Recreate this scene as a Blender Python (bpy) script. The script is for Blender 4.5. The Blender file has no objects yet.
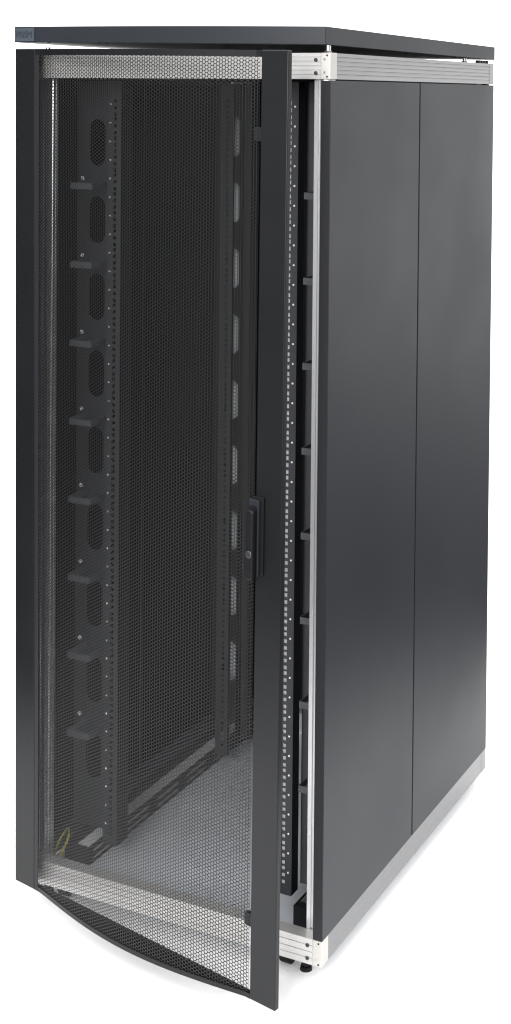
import bpy, math, random
import numpy as np
from mathutils import Vector, Matrix
random.seed(4)
scene = bpy.context.scene
COL = scene.collection

# ------------------------------------------------------------------ materials
def material(name, base, rough=.5, metal=0., spec=.5, bump=0., bscale=400., var=.0, vscale=(3, 3, 3), rvar=0., coat=0.):
    m = bpy.data.materials.new(name); m.use_nodes = True
    nt = m.node_tree; b = nt.nodes['Principled BSDF']
    b.inputs['Base Color'].default_value = (*base, 1)
    b.inputs['Roughness'].default_value = rough
    b.inputs['Metallic'].default_value = metal
    b.inputs['Specular IOR Level'].default_value = spec
    b.inputs['Coat Weight'].default_value = coat
    tc = nt.nodes.new('ShaderNodeTexCoord')
    if var or rvar:
        mp = nt.nodes.new('ShaderNodeMapping'); mp.inputs['Scale'].default_value = vscale
        nt.links.new(tc.outputs['Object'], mp.inputs['Vector'])
        n = nt.nodes.new('ShaderNodeTexNoise'); n.inputs['Scale'].default_value = 1; n.inputs['Detail'].default_value = 5
        nt.links.new(mp.outputs['Vector'], n.inputs['Vector'])
        if var:
            mr = nt.nodes.new('ShaderNodeMapRange')
            mr.inputs['From Min'].default_value = .3; mr.inputs['From Max'].default_value = .7
            mr.inputs['To Min'].default_value = 1 - var; mr.inputs['To Max'].default_value = 1 + var
            nt.links.new(n.outputs['Fac'], mr.inputs['Value'])
            vm = nt.nodes.new('ShaderNodeVectorMath'); vm.operation = 'SCALE'; vm.inputs[0].default_value = base
            nt.links.new(mr.outputs['Result'], vm.inputs['Scale'])
            nt.links.new(vm.outputs['Vector'], b.inputs['Base Color'])
        if rvar:
            mr = nt.nodes.new('ShaderNodeMapRange')
            mr.inputs['From Min'].default_value = .3; mr.inputs['From Max'].default_value = .7
            mr.inputs['To Min'].default_value = rough - rvar; mr.inputs['To Max'].default_value = rough + rvar
            nt.links.new(n.outputs['Fac'], mr.inputs['Value'])
            nt.links.new(mr.outputs['Result'], b.inputs['Roughness'])
    if bump:
        n2 = nt.nodes.new('ShaderNodeTexNoise'); n2.inputs['Scale'].default_value = bscale
        nt.links.new(tc.outputs['Object'], n2.inputs['Vector'])
        bp_ = nt.nodes.new('ShaderNodeBump'); bp_.inputs['Strength'].default_value = bump; bp_.inputs['Distance'].default_value = .001
        nt.links.new(n2.outputs['Fac'], bp_.inputs['Height'])
        nt.links.new(bp_.outputs['Normal'], b.inputs['Normal'])
    return m
M = dict(
    graphite=material('graphite_powder_coat', (.0180, .0210, .0265), .40, spec=.25, bump=.12, bscale=900, var=.05, rvar=.05, vscale=(2, 2, 2)),
    door=material('door_powder_coat', (.0085, .0090, .0102), .36, spec=.32, bump=.12, bscale=900, var=.06, rvar=.05, vscale=(3, 3, 3)),
    edge=material('panel_edge_coat', (.016, .016, .019), .5, spec=.3, bump=.1, bscale=900),
    mesh=material('perforated_steel_coat', (.0045, .0047, .0052), .30, spec=.5),
    black=material('black_steel', (.013, .013, .015), .5, spec=.3, bump=.1, bscale=700),
    deep=material('matt_black_and_shade', (.006, .006, .007), .6, spec=.2),
    rubber=material('black_rubber', (.005, .005, .006), .6, spec=.25),
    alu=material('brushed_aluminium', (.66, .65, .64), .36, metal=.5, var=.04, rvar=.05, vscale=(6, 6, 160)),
    alu_shade=material('shaded_aluminium', (.25, .25, .255), .30, metal=1, var=.04, rvar=.05, vscale=(6, 4, 200)),  # darker copy of the aluminium, shade of the side beams in its colour
    post=material('polished_aluminium', (.76, .76, .78), .31, metal=.85, var=.005, rvar=.005, vscale=(20, 20, 2)),
    cast=material('cast_alloy', (.62, .60, .57), .5, metal=.6, bump=.2, bscale=300),
    inner=material('inner_steel_coat', (.036, .038, .043), .45, spec=.4, bump=.1, bscale=700),
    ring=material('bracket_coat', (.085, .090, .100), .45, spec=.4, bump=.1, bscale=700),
    pale=material('bright_zinc', (.82, .83, .84), .4, metal=.2),
    stud=material('bright_screw_head', (.85, .85, .85), .4, metal=.3),
    floorp=material('galvanised_sheet', (.74, .77, .82), .45, metal=.15, var=.07, rvar=.06, vscale=(7, 7, 7)),
    strip=material('pale_strip', (.55, .55, .55), .45, metal=.1),
    post_lit=material('brightened_rear_post', (.85, .86, .88), .5, metal=.1),  # rear posts coloured brighter in place of light that hardly reaches them
    screw=material('zinc_screw', (.7, .7, .7), .25, metal=1),
    hole=material('screw_recess', (.03, .03, .035), .6),
    badge=material('badge_plate', (.050, .064, .080), .4, spec=.5, var=.1, vscale=(60, 60, 60)),
    letter=material('badge_lettering', (.020, .028, .040), .5),
    yellow=material('wire_yellow_green', (.55, .50, .06), .45, var=.5, vscale=(90, 90, 90)),
    green=material('wire_green', (.12, .22, .05), .45),
    ground=material('white_backdrop_paper', (.92, .92, .92), .9, spec=.1),
)

# ------------------------------------------------------------------ mesh helpers
class MB:
    def __init__(s): s.v = []; s.f = []
    def add(s, v, f):
        n = len(s.v); s.v += [tuple(q) for q in v]; s.f += [tuple(i + n for i in g) for g in f]; return s
    def box(s, x0, x1, y0, y1, z0, z1):
        return s.add([(x0, y0, z0), (x1, y0, z0), (x1, y1, z0), (x0, y1, z0), (x0, y0, z1), (x1, y0, z1), (x1, y1, z1), (x0, y1, z1)],
                     [(0, 3, 2, 1), (4, 5, 6, 7), (0, 1, 5, 4), (1, 2, 6, 5), (2, 3, 7, 6), (3, 0, 4, 7)])
    def prism(s, poly, a, b, fn):
        """poly: 2-D outline; fn(u, v, t) gives the point; extruded from t=a to t=b"""
        n = len(poly)
        v = [fn(p[0], p[1], a) for p in poly] + [fn(p[0], p[1], b) for p in poly]
        f = [(i, (i + 1) % n, n + (i + 1) % n, n + i) for i in range(n)] + [tuple(range(n))[::-1], tuple(range(n, 2 * n))]
        return s.add(v, f)
    def cyl(s, c, axis, r, h, n=16, r2=None):
        axis = Vector(axis).normalized(); r2 = r if r2 is None else r2
        u = axis.orthogonal().normalized(); w = axis.cross(u)
        c = Vector(c); v = []
        for k, rr in ((0, r), (1, r2)):
            for i in range(n):
                a = 2 * math.pi * i / n
                v.append(c + axis * h * k + (u * math.cos(a) + w * math.sin(a)) * rr)
        f = [(i, (i + 1) % n, n + (i + 1) % n, n + i) for i in range(n)] + [tuple(range(n))[::-1], tuple(range(n, 2 * n))]
        return s.add(v, f)
    def build(s, name, mat, parent=None, bevel=0, smooth=False):
        me = bpy.data.meshes.new(name); me.from_pydata(s.v, [], s.f)
        me.materials.append(mat)
        return finish(name, me, parent, bevel, smooth)
def finish(name, me, parent, bevel=0, smooth=False):
    import bmesh
    b = bmesh.new(); b.from_mesh(me); bmesh.ops.recalc_face_normals(b, faces=b.faces); b.to_mesh(me); b.free()
    if smooth:
        for p in me.polygons: p.use_smooth = True
    o = bpy.data.objects.new(name, me); COL.objects.link(o)
    if parent: o.parent = parent
    if bevel:
        md = o.modifiers.new('bevel', 'BEVEL'); md.width = bevel; md.segments = 2; md.limit_method = 'ANGLE'
        md.angle_limit = math.radians(40)
    return o
def plate(outline, holes, t, frame, name, mat, parent, bevel=0):
    """flat sheet with real cut-outs: 2-D loops, thickness t, frame(u, v, w) -> point"""
    cu = bpy.data.curves.new('tmp', 'CURVE'); cu.dimensions = '2D'; cu.fill_mode = 'BOTH'; cu.extrude = t / 2
    for loop in [outline] + holes:
        sp = cu.splines.new('POLY'); sp.points.add(len(loop) - 1); sp.use_cyclic_u = True
        for i, q in enumerate(loop): sp.points[i].co = (q[0], q[1], 0, 1)
    ob = bpy.data.objects.new('tmp', cu); COL.objects.link(ob)
    dg = bpy.context.evaluated_depsgraph_get(); dg.update()
    me = bpy.data.meshes.new_from_object(ob.evaluated_get(dg)); me.name = name
    bpy.data.objects.remove(ob); bpy.data.curves.remove(cu)
    for v in me.vertices: v.co = frame(*v.co)
    me.materials.clear(); me.materials.append(mat)
    return finish(name, me, parent, bevel)
def grid_plate(us, vs, hole, t, frame, name, mat, parent):
    """sheet on a grid of break lines with rectangular cut-outs where hole(i, j) is true"""
    nu, nv = len(us), len(vs); V = []; F = []
    for w in (-t / 2, t / 2):
        for u in us:
            for v in vs: V.append(frame(u, v, w))
    I = lambda k, i, j: k * nu * nv + i * nv + j
    solid = lambda i, j: 0 <= i < nu - 1 and 0 <= j < nv - 1 and not hole(i, j)
    for i in range(nu - 1):
        for j in range(nv - 1):
            if not solid(i, j): continue
            F.append((I(0, i, j), I(0, i, j + 1), I(0, i + 1, j + 1), I(0, i + 1, j)))
            F.append((I(1, i, j), I(1, i + 1, j), I(1, i + 1, j + 1), I(1, i, j + 1)))
            for (di, dj, a, b) in ((-1, 0, (i, j), (i, j + 1)), (1, 0, (i + 1, j), (i + 1, j + 1)), (0, -1, (i, j), (i + 1, j)), (0, 1, (i, j + 1), (i + 1, j + 1))):
                if not solid(i + di, j + dj): F.append((I(0, *a), I(0, *b), I(1, *b), I(1, *a)))
    me = bpy.data.meshes.new(name); me.from_pydata(V, [], F); me.materials.append(mat)
    return finish(name, me, parent)
def rect(u0, u1, v0, v1): return [(u0, v0), (u1, v0), (u1, v1), (u0, v1)]
def oval(cu, cv, w, h, n=8):
    r = w / 2; out = []
    for sgn, a0 in ((1, 0), (-1, math.pi)):
        for i in range(n + 1):
            a = a0 + math.pi * i / n
            out.append((cu + r * math.cos(a), cv + sgn * (h / 2 - r) + r * math.sin(a)))
    return out
def copy_tree(o, parent, dloc=(0, 0, 0)):
    c = o.copy(); COL.objects.link(c); c.parent = parent
    c.location = Vector(o.location) + Vector(dloc)
    for ch in [k for k in scene.objects if k.parent == o]: copy_tree(ch, c)
    return c
def empty(name, loc=(0, 0, 0)):
    o = bpy.data.objects.new(name, None); COL.objects.link(o); o.location = loc; o.empty_display_size = .1; return o

# ------------------------------------------------------------------ sizes (metres, origin = front right bottom corner of the frame)
W, D, H, BH, LD = .80, 1.0477, 1.9483, .0552, .033
GZ = -.042
cab = empty('server_cabinet')
cab['label'] = 'tall graphite server rack cabinet with aluminium frame and slightly opened perforated front door'
cab['category'] = 'server cabinet'

# ground
fx, fy = Vector((-.443, .896, 0)), Vector((.896, .443, 0))      # backdrop paper laid along the viewing axis
g = MB(); g.add([fx * a + fy * b + Vector((0, 0, GZ)) for a, b in ((-1.0, -1.55), (-1.0, .70), (3.4, 1.35), (3.4, -1.85))], [(0, 1, 2, 3)])
go = g.build('ground', M['ground']); go['kind'] = 'structure'

# ------------------------------------------------------------------ frame beams, corner blocks, posts
def beam_profile(depth, h, ridges, groove=.0024, gd=.0020):
    """outline in (outward depth, height); face at 0 with fine grooves, body behind"""
    pts = [(depth, 0), (0, 0)]
    for i in range(1, ridges):
        z = h * i / ridges
        pts += [(0, z - groove / 2), (gd, z - groove / 4), (gd, z + groove / 4), (0, z + groove / 2)]
    pts += [(0, h), (depth, h)]
    return pts
for z0, rd in ((0, 4), (H - BH, 6)):
    pf = beam_profile(LD, BH, rd)
    MB().prism(pf, -W + .022, -.022, lambda d, z, t: (t, d, z0 + z)).build('frame_beam', M['alu'], cab)
    MB().prism(pf, -W + .022, -.022, lambda d, z, t: (t, D - d, z0 + z)).build('frame_beam', M['alu'], cab)
    ps = beam_profile(.0195, BH, 1 if z0 == 0 else 6, .003, .0008)
    MB().prism(ps, LD + .0003, D - LD - .0003, lambda d, z, t: (-d, t, z0 + z)).build('frame_beam', M['alu_shade'], cab)
    MB().prism(ps, LD + .0003, D - LD - .0003, lambda d, z, t: (-W + d, t, z0 + z)).build('frame_beam', M['alu_shade'], cab)
    if z0:
        MB().box(-W + .054, -.054, .003, LD - .002, z0 - .0022, z0 - .0002).build('beam_shade_strip', M['rubber'], cab)  # black strip added as painted shade under the top beams
    for sx in (0, 1):
        for sy in (0, 1):
            X0, X1 = (-.0217, .0006) if sx else (-W - .0006, -W + .0217)
            Y0, Y1 = (-.0008, LD) if sy == 0 else (D - LD, D + .0008)
            cb = MB().box(X0, X1, Y0, Y1, z0 - .0006, z0 + BH + .0006).build('corner_block', M['cast'] if sy == 0 else M['alu_shade'], cab, bevel=.0012)
            yo = -.001 if sy == 0 else D + .001
            s = -1 if sy == 0 else 1
            xi = (-.0335 if sx else -W + .0335)
            for dz in (.0125, .0405):
                MB().cyl((xi, yo - s * .0005, z0 + dz), (0, s, 0), .0042, .0010, 18).build('screw', M['hole'], cb)
            for dz in (.005, .050):
                xq = (-.007 if sx else -W + .007)
                MB().cyl((xq, yo - s * .0005, z0 + dz), (0, s, 0), .0022, .0010, 12).build('screw', M['hole'], cb)
            xq = (-.013 if sx else -W + .013)
            for dz in (.014, .042):
                MB().cyl((xq, yo - s * .0005, z0 + dz), (0, s, 0), .0030, .0009, 12).build('screw', M['screw'], cb)
# posts (extruded profile with ribs), right front is the master
def post_poly(sx, sy):
    # (x from outer face inwards, y from front backwards)
    p = [(.0212, .0366), (.0300, .0338), (.0310, .0334), (.0385, .0345), (.0400, .037), (.043, .037), (.0435, .034), (.0525, .034), (.053, .036),
         (.053, .046), (.051, .047), (.051, .052), (.053, .053), (.053, .060), (.050, .061), (.050, .064), (.053, .065), (.053, .072), (.0212, .072)]
    if sy: p = [(min(a * 1.16, .061) if a > .03 else a, b) for a, b in p]
    return [((-a if sx else -W + a), (b if sy == 0 else D - b)) for a, b in p]
for sx in (0, 1):
    for sy in (0, 1):
        MB().prism(post_poly(sx, sy), BH + .0008 if False else .002, H - .002, lambda u, v, t: (u, v, t)).build('frame_post', M['post'] if sy == 0 else M['post_lit'], cab)

tr = MB().box(-W + .0215, -.0215, LD + .0005, D - LD - .0005, H - BH + .0005, H - BH + .0020)
tr.box(-W + .0205, -W + .0213, .075, D - .075, H - BH - .012, H - BH + .0020).box(-.0213, -.0205, .075, D - .075, H - BH - .012, H - BH + .0020)
tr.box(-W + .07, -.07, D - LD - .002, D - LD - .0012, H - BH - .012, H - BH + .0003).build('light_block_tray', M['black'], cab)  # added black tray, blocks the bright rear beam and light from panel gaps

# ------------------------------------------------------------------ side panels
for sx in (0, 1):
    for (y0, y1) in ((-.003, .4998), (.5054, 1.044)):
        X0, X1 = (-.0200, .0030) if sx else (-W - .003, -W + .020)
        bo = MB().box(X0, X1, y0, y1, BH + .0022, H - BH - .0032).build('side_panel', M['graphite'], cab, bevel=.0014)
        xl = X0 - .0008 if sx else X1 + .0002
        MB().box(xl, xl + .0006, max(y0, .075) + .002, min(y1, D - .075) - .002, BH + .004, H - BH - .004).build('inner_shade_sheet', M['deep'], bo)  # black sheet stands for the shade inside the side panels
        if y0 < 0:
            MB().box(X0 + .0018, X1 - .0018, y0 - .0012, y0 + .004, BH + .004, H - BH - .004).build('panel_edge', M['edge'], bo)

# ------------------------------------------------------------------ rear door
rd = MB().box(-W + .02, -.02, D + .004, D + .024, .0, H).build('rear_door', M['deep'], cab, bevel=.002)
for i in range(7):
    x = -W + .11 + i * .097
    MB().box(x, x + .05, D - .002, D + .004, .06, H - .06).build('stiffener', M['deep'], rd)

# ------------------------------------------------------------------ roof with a gently bowed front
def bowe(w, a=.085, b=.72, amp=.041):
    return amp * math.sin(math.pi * (w - a) / (b - a)) if a < w < b else 0.
RZ0, RZ1, RY0, RY1 = 1.9659, 2.0043, -.0257, 1.0542
xs = [-W - .0012 + (W + .0024) * i / 60 for i in range(61)]
outl = [(x, RY0 - .032 * (1 - (2 * (x + W / 2) / (W + .0024)) ** 2)) for x in xs] + [(.0012, RY1), (-W - .0012, RY1)]
def roof_pt(u, v, t):
    a = -u / W; b = max(0, v) / D; top = t > 1.98
    return (u, v, t + a * (.007 if top else .009) - b * (.008 if top else .005) - (1 - a) * .0015)
roof = MB().prism(outl, RZ0, RZ1, roof_pt).build('roof', M['graphite'], cab, bevel=.0012)
for (x, y) in ((-.0095, .010), (-.757, .045), (-.03, .90), (-.757, .90)):
    st = MB().cyl((x, y, H + .0006), (0, 0, 1), .0055, RZ0 - H - .001, 14)
    st.cyl((x, y, H + .0006), (0, 0, 1), .0085, .004, 6)
    st.build('roof_stud', M['screw'], roof)
for (x, y) in ((-.785, .03), (-.775, .016), (-.01, .95), (-.01, .97), (-.01, .99), (-.01, 1.012)):
    MB().box(x - .006, x + .006, y - .006, y + .006, H + .0006, H + .008).build('spacer', M['black'], roof, bevel=.001)
# badge
def roof_y(x): return RY0 - .032 * (1 - (2 * (x + W / 2) / (W + .0024)) ** 2)
bxs = [-.7995 + .0625 * i / 6 for i in range(7)]
MB().prism([(x, roof_y(x) - .0018) for x in bxs] + [(x, roof_y(x) - .0003) for x in bxs[::-1]], 1.9770, 2.0080,
           lambda u, v, t: (u, v, t)).build('name_badge', M['badge'], roof)
tx = bpy.data.curves.new('lettering', 'FONT'); tx.body = 'PRISM'; tx.size = .0215; tx.extrude = .0004; tx.space_character = .93
to = bpy.data.objects.new('tmp_text', tx); COL.objects.link(to)
dg = bpy.context.evaluated_depsgraph_get(); dg.update()
me = bpy.data.meshes.new_from_object(to.evaluated_get(dg)); bpy.data.objects.remove(to)
mx = max(v.co.x for v in me.vertices)
for v in me.vertices:
    X = -.795 + v.co.x * .050 / mx
    v.co = (X, roof_y(X) - .0022 - v.co.z, 1.9855 + v.co.y)
me.materials.clear(); me.materials.append(M['letter']); finish('lettering', me, roof)

# ------------------------------------------------------------------ floor plate, feet, earth wires
plate(rect(-W + .021, -.021, LD + .001, D - LD - .001), [rect(-.122, -.117, .045, .075)], .002, lambda u, v, w: (u, v, w - .001), 'floor_plate', M['floorp'], cab)
for (x, y) in ((-.058, .045), (-W + .058, .045), (-.055, D - .07), (-W + .055, D - .07)):
    f = MB().cyl((x, y, GZ), (0, 0, 1), .0135, .008, 24, .012).cyl((x, y, GZ + .008), (0, 0, 1), .006, .033, 12)
    f.cyl((x, y, GZ + .010), (0, 0, 1), .011, .006, 6)
    f.build('levelling_foot', M['rubber'], cab)
for (x, y) in ((-.105, .050), (-W + .105, .050), (-.125, D - .1), (-W + .125, D - .1)):
    w_ = MB().cyl((x - .014, y, GZ + .0185), (1, 0, 0), .0180, .028, 24).build('castor', M['rubber'], cab, bevel=.003)
    MB().box(x - .020, x + .020, y - .012, y + .012, GZ + .0375, -.0015).build('castor_fork', M['black'], w_)
def tube(pts, r, name, mat, parent):
    cu = bpy.data.curves.new('tmp', 'CURVE'); cu.dimensions = '3D'; cu.bevel_depth = r; cu.bevel_resolution = 3
    sp = cu.splines.new('BEZIER'); sp.bezier_points.add(len(pts) - 1)
    for i, q in enumerate(pts):
        bpnt = sp.bezier_points[i]; bpnt.co = q; bpnt.handle_left_type = bpnt.handle_right_type = 'AUTO'
    ob = bpy.data.objects.new('tmp', cu); COL.objects.link(ob)
    dg = bpy.context.evaluated_depsgraph_get(); dg.update()
    me = bpy.data.meshes.new_from_object(ob.evaluated_get(dg)); bpy.data.objects.remove(ob)
    me.materials.clear(); me.materials.append(mat)
    return finish(name, me, parent, smooth=True)
tube([(-.734, .10, .078), (-.745, .10, .062), (-.757, .098, .035), (-.760, .09, .006)], .0028, 'earth_wire', M['yellow'], cab)
tube([(-.722, .10, .074), (-.728, .10, .056), (-.740, .098, .030), (-.746, .09, .006)], .0028, 'earth_wire', M['yellow'], cab)
tube([(-.734, .10, .078), (-.728, .104, .086), (-.722, .10, .074)], .0026, 'earth_wire', M['green'], cab)

# ------------------------------------------------------------------ 19 inch mounting rails
U = .04445
def rail(inner, outer, y, sgn, pale, back, zb=.047, zt=None):
    """flange between x=inner and x=outer at depth y with real square holes, returns going back (sgn=+1) or forward"""
    zt = zt or H - .06
    lo, hi = min(inner, outer), max(inner, outer)
    hx = inner + (outer - inner) * .43; rx = inner + (outer - inner) * .78
    vs_ = [zb]; riv = []
    z = zb + .022
    while z + U < zt:
        for k in (.00635, .0222, .0381): vs_ += [z + k - .0045, z + k + .0045]
        riv.append(z + .0222 + .008)
        z += U
    vs_.append(zt)
    o = grid_plate([lo, hx - .0045, hx + .0045, hi], vs_, lambda i, j: i == 1 and j % 2 == 1, .002, lambda u, v, w: (u, y + w, v), 'mounting_rail', M['inner'], cab)
    for x in (lo, hi):
        xa, xb = (x, x + .002) if x == lo else (x - .002, x)
        MB().box(xa, xb, *sorted((y + sgn * .0012, y + sgn * back)), zb, zt).build('rail_flange', M['black'], o)
    if pale:
        MB().box(hx - .0075, hx + .0075, y + .0035, y + .0045, zb + .01, zt - .01).build('pale_strip', M['strip'], o)  # pale strip set behind the square holes
    if y > .3: return o
    rv = [MB().cyl((rx, y - sgn * .001, riv[0]), (0, -sgn, 0), .0023, .0012, 10).build('rivet', M['stud'], o)]
    for zz in riv[1:]:
        c = rv[0].copy(); COL.objects.link(c); c.location = (0, 0, zz - riv[0]); c.parent = o
    return o
rail(-.183, -.1452, .145, 1, True, .032)
rail(-.617, -.6548, .145, 1, False, .05)
rail(-.617, -.6548, .690, 1, False, .012)
rail(-.183, -.1452, .690, 1, False, .012)
rail(-.617, -.6548, .83, -1, False, .03)
rail(-.183, -.1452, .83, -1, False, .03)

# ------------------------------------------------------------------ cable management panels between rails and side walls
def cable_panel(side, y, rings):
    mir = (lambda x: x) if side == 'L' else (lambda x: -W - x)
    x0, x1 = -.795, -.650
    hs = [oval(-.721, 1.738 - .189 * k, .046, .115) for k in range(9)]
    fr = lambda u, v, w: (mir(u), y + w, v)
    o = plate(rect(x0, x1, .05, H - .06), hs, .002, fr, 'cable_panel', M['black'] if not rings else (M['inner'] if side == 'L' else M['ring']), cab)  # right front panel coloured paler in place of reflected light
    if rings:
        base = None
        for k in range(8):
            z = 1.628 - .1895 * k
            if base is None:
                r = MB()
                def bx(a, b, c, d, e, f): r.box(min(mir(a), mir(b)), max(mir(a), mir(b)), c, d, e, f)
                bx(-.745, -.682, .120, .122, z, z + .015)
                bx(-.684, -.682, .1222, y - .001, z, z + .015)
                bx(-.745, -.743, .1222, y - .001, z, z + .015)
                base = r.build('cable_ring', M['ring'], o); z_b = z
                s = MB().cyl((mir(-.762), y - .002, z + .022), (0, -1, 0), .0048, .003, 12).build('screw', M['stud'], o)
            else:
                for q in (base, s):
                    c = q.copy(); COL.objects.link(c); c.parent = o; c.location = (0, 0, z - z_b)
    return o
cable_panel('L', .20, True); cable_panel('R', .20, True)
cable_panel('L', .885, False); cable_panel('R', .885, False)

# ------------------------------------------------------------------ slotted base rails running front to back
def base_rail(side):
    mir = (lambda x: x) if side == 'L' else (lambda x: -W - x)
    bx = lambda m, a, b, c, d, e, f: m.box(min(mir(a), mir(b)), max(mir(a), mir(b)), c, d, e, f)
    y0, y1, zt = .115, .985, .046
    holes = []
    n = 6; L = (y1 - y0) / n
    for i in range(n):
        holes += [y0 + i * L + .020, y0 + (i + 1) * L - .020]
    o = grid_plate([y0] + holes + [y1], [.001, .008, .015, .025, .033, zt], lambda i, j: i % 2 == 1 and j % 2 == 1, .002, lambda u, v, w: (mir(-.676) + w, u, v), 'base_rail', M['black'], cab)
    m = MB(); bx(m, -.745, -.6775, y0, y0 + .002, .001, zt); bx(m, -.745, -.743, y0 + .0025, y1, .001, zt)
    bx(m, -.7425, -.712, y0 + .0025, y1, zt - .006, zt - .004)
    m.build('rail_flange', M['black'], o)
    if side == 'L':
        m = MB(); bx(m, -.711, -.6778, y0 + .003, y1, zt - .003, zt - .001); m.build('top_strip', M['pale'], o)
    else:
        m = MB(); bx(m, -.711, -.6778, y0 + .003, y1, .018, .020); m.build('inner_strip', M['strip'], o)
        for i in range(7):
            yy = y0 + .003 + (y1 - y0 - .03) * i / 6
            m = MB(); bx(m, -.711, -.6778, yy, yy + .02, zt - .003, zt - .001); m.build('cross_strip', M['black'], o)
    m = MB(); bx(m, -.6785, -.6775, y0 + .003, y1, .003, zt - .005); m.build('inner_strip', M['strip'], o)
base_rail('L'); base_rail('R')

# ------------------------------------------------------------------ front door, hinged at the left and swung open
TH = .1984; HX, HY = -.7996, -.0168; ZB, ZT = -.0008, 1.9541; DT = .013; WD = .7935
dvec = Vector((math.cos(TH), -math.sin(TH), 0)); nvec = Vector((-math.sin(TH), -math.cos(TH), 0))
def warp(w, z):
    # the door hangs a few millimetres out of square on its hinges
    k = w / WD; q = z / 1.954
    wl = .008 - .0154 * q; wr = .7935 + .0122 * q
    return wl + (wr - wl) * k, z + (1 - q) * (.003 - .0055 * k) + q * (.0065 - .0118 * k)
def dp(w, e, z):
    w2, z2 = warp(w, z)
    return Vector((HX, HY, 0)) + dvec * w2 + nvec * e + Vector((0, 0, z2))
WL, WR = .066, .726
door = MB()
def dbox(m, w0, w1, e0, e1, z0, z1, n=1):
    zs = [z0, z1]
    v = [dp(w, e, z) for z in zs for (w, e) in ((w0, e0), (w1, e0), (w1, e1), (w0, e1))]
    m.add(v, [(0, 3, 2, 1), (4, 5, 6, 7), (0, 1, 5, 4), (1, 2, 6, 5), (2, 3, 7, 6), (3, 0, 4, 7)])
dbox(door, 0, WL, -DT, 0, ZB, ZT)
dbox(door, WR, WD, -DT, 0, ZB, ZT)
do = door.build('front_door', M['door'], cab, bevel=.0018)
# honeycomb sheet: real hexagonal holes in a bowed steel sheet
P = .0076; cw = P * math.sqrt(3) / 2
def hexsheet(w0, w1, z0, z1, fn, name, mat, parent, fill=.80, thick=.0006):
    n = int((w1 - w0) / cw); cw2 = (w1 - w0) / n
    rows = int((z1 - z0) / P); pz = (z1 - z0) / rows
    ang = np.radians(np.arange(6) * 60)
    ox = np.cos(ang) * P / math.sqrt(3); oz = np.sin(ang) * P / math.sqrt(3)
    ox *= cw2 / cw; oz *= pz / P
    V = []; F = []; base = 0
    cs = []
    for i in range(n):
        for j in range(rows):
            cs.append((w0 + (i + .5) * cw2, z0 + (j + (.5 if i % 2 else 1.0)) * pz if (j < rows - 1 or i % 2) else None))
    cs = [c for c in cs if c[1] is not None]
    C = np.array(cs)
    out = np.stack([C[:, :1] + ox, C[:, 1:] + oz], -1)
    inn = np.stack([C[:, :1] + ox * fill, C[:, 1:] + oz * fill], -1)
    allp = np.concatenate([out, inn], 1).reshape(-1, 2)
    allp[:, 0] = np.clip(allp[:, 0], w0, w1); allp[:, 1] = np.clip(allp[:, 1], z0, z1)
    pts = fn(allp)
    quads = np.array([[k, (k + 1) % 6, 6 + (k + 1) % 6, 6 + k] for k in range(6)])
    idx = (np.arange(len(C))[:, None, None] * 12 + quads[None]).reshape(-1, 4)
    me = bpy.data.meshes.new(name)
    me.vertices.add(len(pts)); me.vertices.foreach_set('co', pts.astype(np.float32).ravel())
    me.loops.add(idx.size); me.loops.foreach_set('vertex_index', idx.astype(np.int32).ravel())
    me.polygons.add(len(idx)); me.polygons.foreach_set('loop_start', (np.arange(len(idx)) * 4).astype(np.int32))
    me.update(calc_edges=True); me.validate()
    me.materials.append(mat)
    o = bpy.data.objects.new(name, me); COL.objects.link(o); o.parent = parent
    if thick:
        md = o.modifiers.new('thickness', 'SOLIDIFY'); md.thickness = thick; md.use_rim = True
    return o
def bow_np(w): 
    a, b = .085, .712
    return np.where((w > a) & (w < b), .041 * np.sin(np.pi * np.clip((w - a) / (b - a), 0, 1)), 0.)
def front_fn(q):
    w, z = q[:, 0], q[:, 1]; e = bow_np(w) - .0010
    w2, z = warp(w, z)
    return np.stack([HX + dvec.x * w2 + nvec.x * e, HY + dvec.y * w2 + nvec.y * e, z], -1)
MZ0, MZ1 = ZB + .010, ZT - .014
hexsheet(WL + .012, WR - .004, MZ0, MZ1, front_fn, 'perforated_sheet', M['mesh'], do)
# solid margins of the bowed sheet, at the top, the bottom and the left
def band(w0, w1, z0, z1, t=.0014, name='sheet_margin', n=48, mat='door'):
    m = MB(); vs = []
    for i in range(n + 1):
        w = w0 + (w1 - w0) * i / n; e = float(bow_np(np.array([w]))[0]) - .0006
        vs += [dp(w, e, z0), dp(w, e, z1), dp(w, e - t, z1), dp(w, e - t, z0)]
    fs = []
    for i in range(n):
        for k in range(4): fs.append((4 * i + k, 4 * i + (k + 1) % 4, 4 * i + 4 + (k + 1) % 4, 4 * i + 4 + k))
    fs += [(0, 1, 2, 3), (4 * n, 4 * n + 3, 4 * n + 2, 4 * n + 1)]
    m.add(vs, fs); return m.build(name, M[mat], do)
band(WL + .0003, WR - .0003, ZB, MZ0)
band(WL + .0003, WR - .0003, MZ1, ZT)
band(WL + .0003, WL + .012, MZ0 + .0003, MZ1 - .0003, n=2, mat='edge')
# perforated closing plates between the bowed sheet and the straight door plane, top and bottom
for zc, nm in ((ZB + .004, 'base_plate'), (ZT - .004, 'top_plate')):
    m = MB(); ws = [WL + .001 + (WR - WL - .002) * i / 48 for i in range(49)]
    poly = [(w, float(bow_np(np.array([w]))[0]) - .0030) for w in ws] + [(w, -.0125) for w in ws[::-1]]
    m.prism(poly, zc, zc + .0012, lambda u, v, t: dp(u, v, t)); m.build(nm, M['deep'], do)
for z0, z1 in ((ZB + .002, ZB + .012), (ZT - .012, ZT - .002)):
    m = MB(); dbox(m, WL + .0005, WR - .0005, -.010, -.0065, z0, z1); m.build('cross_bar', M['black'], do)
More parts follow.
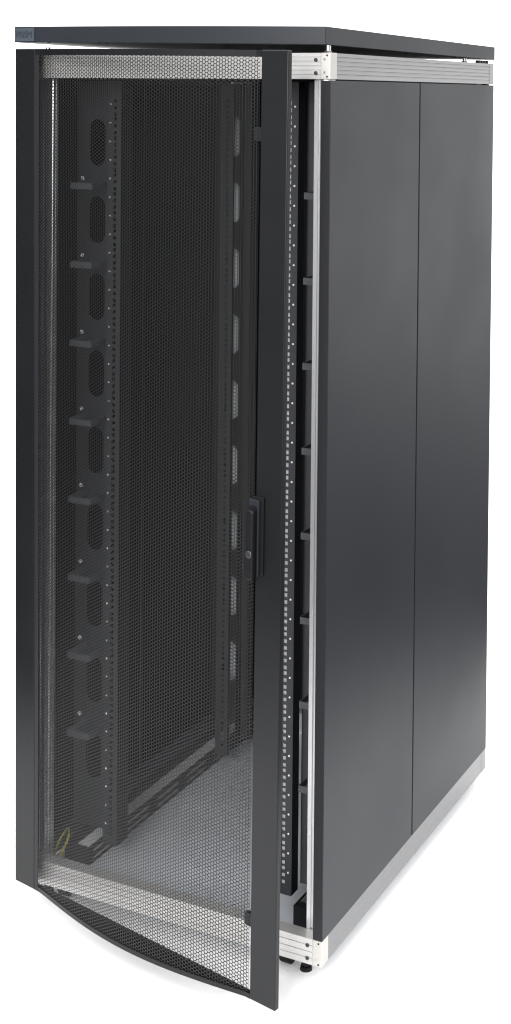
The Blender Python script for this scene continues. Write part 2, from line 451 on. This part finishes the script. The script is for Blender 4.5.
# rod guides beside the lock stile
for z in (1.782, .160):
    m = MB(); dbox(m, WR - .020, WR - .0005, -.014, -.004, z - .014, z + .014); m.build('rod_guide', M['graphite'], do, bevel=.002)
# swing handle
def dprism(m, poly, e0, e1):
    m.prism(poly, e0, e1, lambda u, v, t: dp(u, t, v)); return m
hz0, hz1 = .884, 1.044
m = MB(); dprism(m, rect(.718, .7500, hz0, hz1), .0012, .0050)
hp = m.build('handle_plate', M['rubber'], do, bevel=.0012)
def rrect(u0, u1, v0, v1, r, n=6, corners=(1, 1, 1, 1)):
    out = []
    for (cx, cy, a0, c) in ((u1 - r, v0 + r, -90, corners[0]), (u1 - r, v1 - r, 0, corners[1]), (u0 + r, v1 - r, 90, corners[2]), (u0 + r, v0 + r, 180, corners[3])):
        for i in range(n + 1):
            a = math.radians(a0 + 90 * i / n)
            out.append((cx + r * math.cos(a), cy + r * math.sin(a)))
    return out
m = MB(); dprism(m, rrect(.7215, .7400, .876, 1.021, .008), .0150, .0270)
m.build('swing_handle', M['door'], do, bevel=.003)
m = MB(); dprism(m, rrect(.716, .7420, hz0 - .002, 1.038, .004), .0052, .0110)
m.build('handle_housing', M['graphite'], do, bevel=.0015)
m = MB(); dprism(m, rrect(.7165, .7385, .878, 1.026, .009), .0112, .0135)
m.build('handle_recess', M['rubber'], do)
lk = dp(.7312, .0270, .930)
MB().cyl(lk, nvec, .0075, .0025, 24).build('lock_barrel', M['alu_shade'], do, bevel=.0008)
MB().cyl(lk + nvec * .0026, nvec, .0034, .0008, 16).build('keyhole', M['hole'], do)
MB().cyl(dp(.7312, .0270, .902), nvec, .0060, .0006, 20).build('keyhole', M['rubber'], do)
# hinges joining door and left post
for z in (.12, .98, 1.84):
    MB().cyl((HX + .014, HY + .008, z - .03), (0, 0, 1), .0055, .06, 14).build('hinge', M['black'], do)

# ------------------------------------------------------------------ studio light: bright world, darker to the front left
w = bpy.data.worlds.new('World'); scene.world = w; w.use_nodes = True
nt = w.node_tree; bg = nt.nodes['Background']
tc = nt.nodes.new('ShaderNodeTexCoord')
def mth(op, *a):
    n = nt.nodes.new('ShaderNodeMath'); n.operation = op
    for k, v in enumerate(a):
        if isinstance(v, (int, float)): n.inputs[k].default_value = v
        else: nt.links.new(v, n.inputs[k])
    return n.outputs[0]
def step(sock, a, b, c=0., d=1.):
    n = nt.nodes.new('ShaderNodeMapRange'); n.interpolation_type = 'SMOOTHSTEP'
    for k, v in (('From Min', a), ('From Max', b), ('To Min', c), ('To Max', d)): n.inputs[k].default_value = v
    nt.links.new(sock, n.inputs['Value']); return n.outputs['Result']
sep = nt.nodes.new('ShaderNodeSeparateXYZ'); nt.links.new(tc.outputs['Generated'], sep.inputs[0])
az = mth('ARCTAN2', sep.outputs[0], sep.outputs[1]); zz = sep.outputs[2]
def window(sock, a0, a1, b0, b1): return mth('MULTIPLY', step(sock, a0, a1), step(sock, b0, b1, 1, 0))
wall = mth('MULTIPLY', window(az, -1.0, -.80, -.22, .02), window(zz, -.37, -.30, .25, .6))
above = step(zz, -.30, -.17, .12, 1.0)
sidel = mth('MULTIPLY', window(az, .0, .25, 1.0, 1.6), window(zz, -.26, -.08, -.02, .16))
frontl = mth('MULTIPLY', mth('MAXIMUM', step(mth('MULTIPLY', az, -1), 2.42, 2.68, 0, 1), step(az, 2.5, 2.9, 0, 1)), step(zz, .02, .14, 1, .4))
dark = mth('SUBTRACT', 1, mth('MULTIPLY', window(az, -2.32, -2.08, -1.3, -1.05), .96))
rest = mth('MULTIPLY', mth('ADD', mth('ADD', .42, mth('MULTIPLY', sidel, 1.6)), mth('MULTIPLY', frontl, 1.0)), above)
tot = mth('ADD', mth('MULTIPLY', wall, 1.8), mth('MULTIPLY', rest, dark))
nt.links.new(tot, bg.inputs['Strength'])
bg.inputs['Color'].default_value = (1, 1, 1, 1)

def area(name, loc, target, size, power, sy=None):
    l = bpy.data.lights.new(name, 'AREA'); l.energy = power; l.size = size
    if sy: l.shape = 'RECTANGLE'; l.size_y = sy
    o = bpy.data.objects.new(name, l); COL.objects.link(o); o.location = loc
    o.rotation_euler = (Vector(target) - Vector(loc)).to_track_quat('-Z', 'Y').to_euler(); return o
area('front_fill', (.4, -4.6, 2.6), (-.4, .3, .6), 1.8, 200)  # unseen area lamp added to brighten the front and the interior
sl = bpy.data.lights.new('overhead_fill', 'SUN'); sl.energy = 5.2; sl.angle = math.radians(150)  # unseen lamp added from above to keep the ground white
so = bpy.data.objects.new('overhead_fill', sl); COL.objects.link(so); so.rotation_euler = (0, 0, 0); so.location = (0, 0, 6)

# ------------------------------------------------------------------ camera
cam = bpy.data.cameras.new('Camera'); co = bpy.data.objects.new('Camera', cam); COL.objects.link(co)
co.location = (1.3218, -2.7964, 1.8609); co.rotation_euler = (1.5502, -.0095, .4586)
cam.sensor_fit = 'VERTICAL'; cam.sensor_height = 24; cam.lens = 1469.2977 / 1024 * 24
cam.shift_x = (255.5 - 304.8797) / 1024; cam.shift_y = (124.4133 - 512) / 1024
cam.clip_start = .05; cam.clip_end = 200
scene.camera = co
scene.cycles.pixel_filter_type = 'BLACKMAN_HARRIS'; scene.cycles.filter_width = 1.15
vs = scene.view_settings; vs.view_transform = 'Standard'; vs.look = 'None'; vs.exposure = 0; vs.gamma = 1
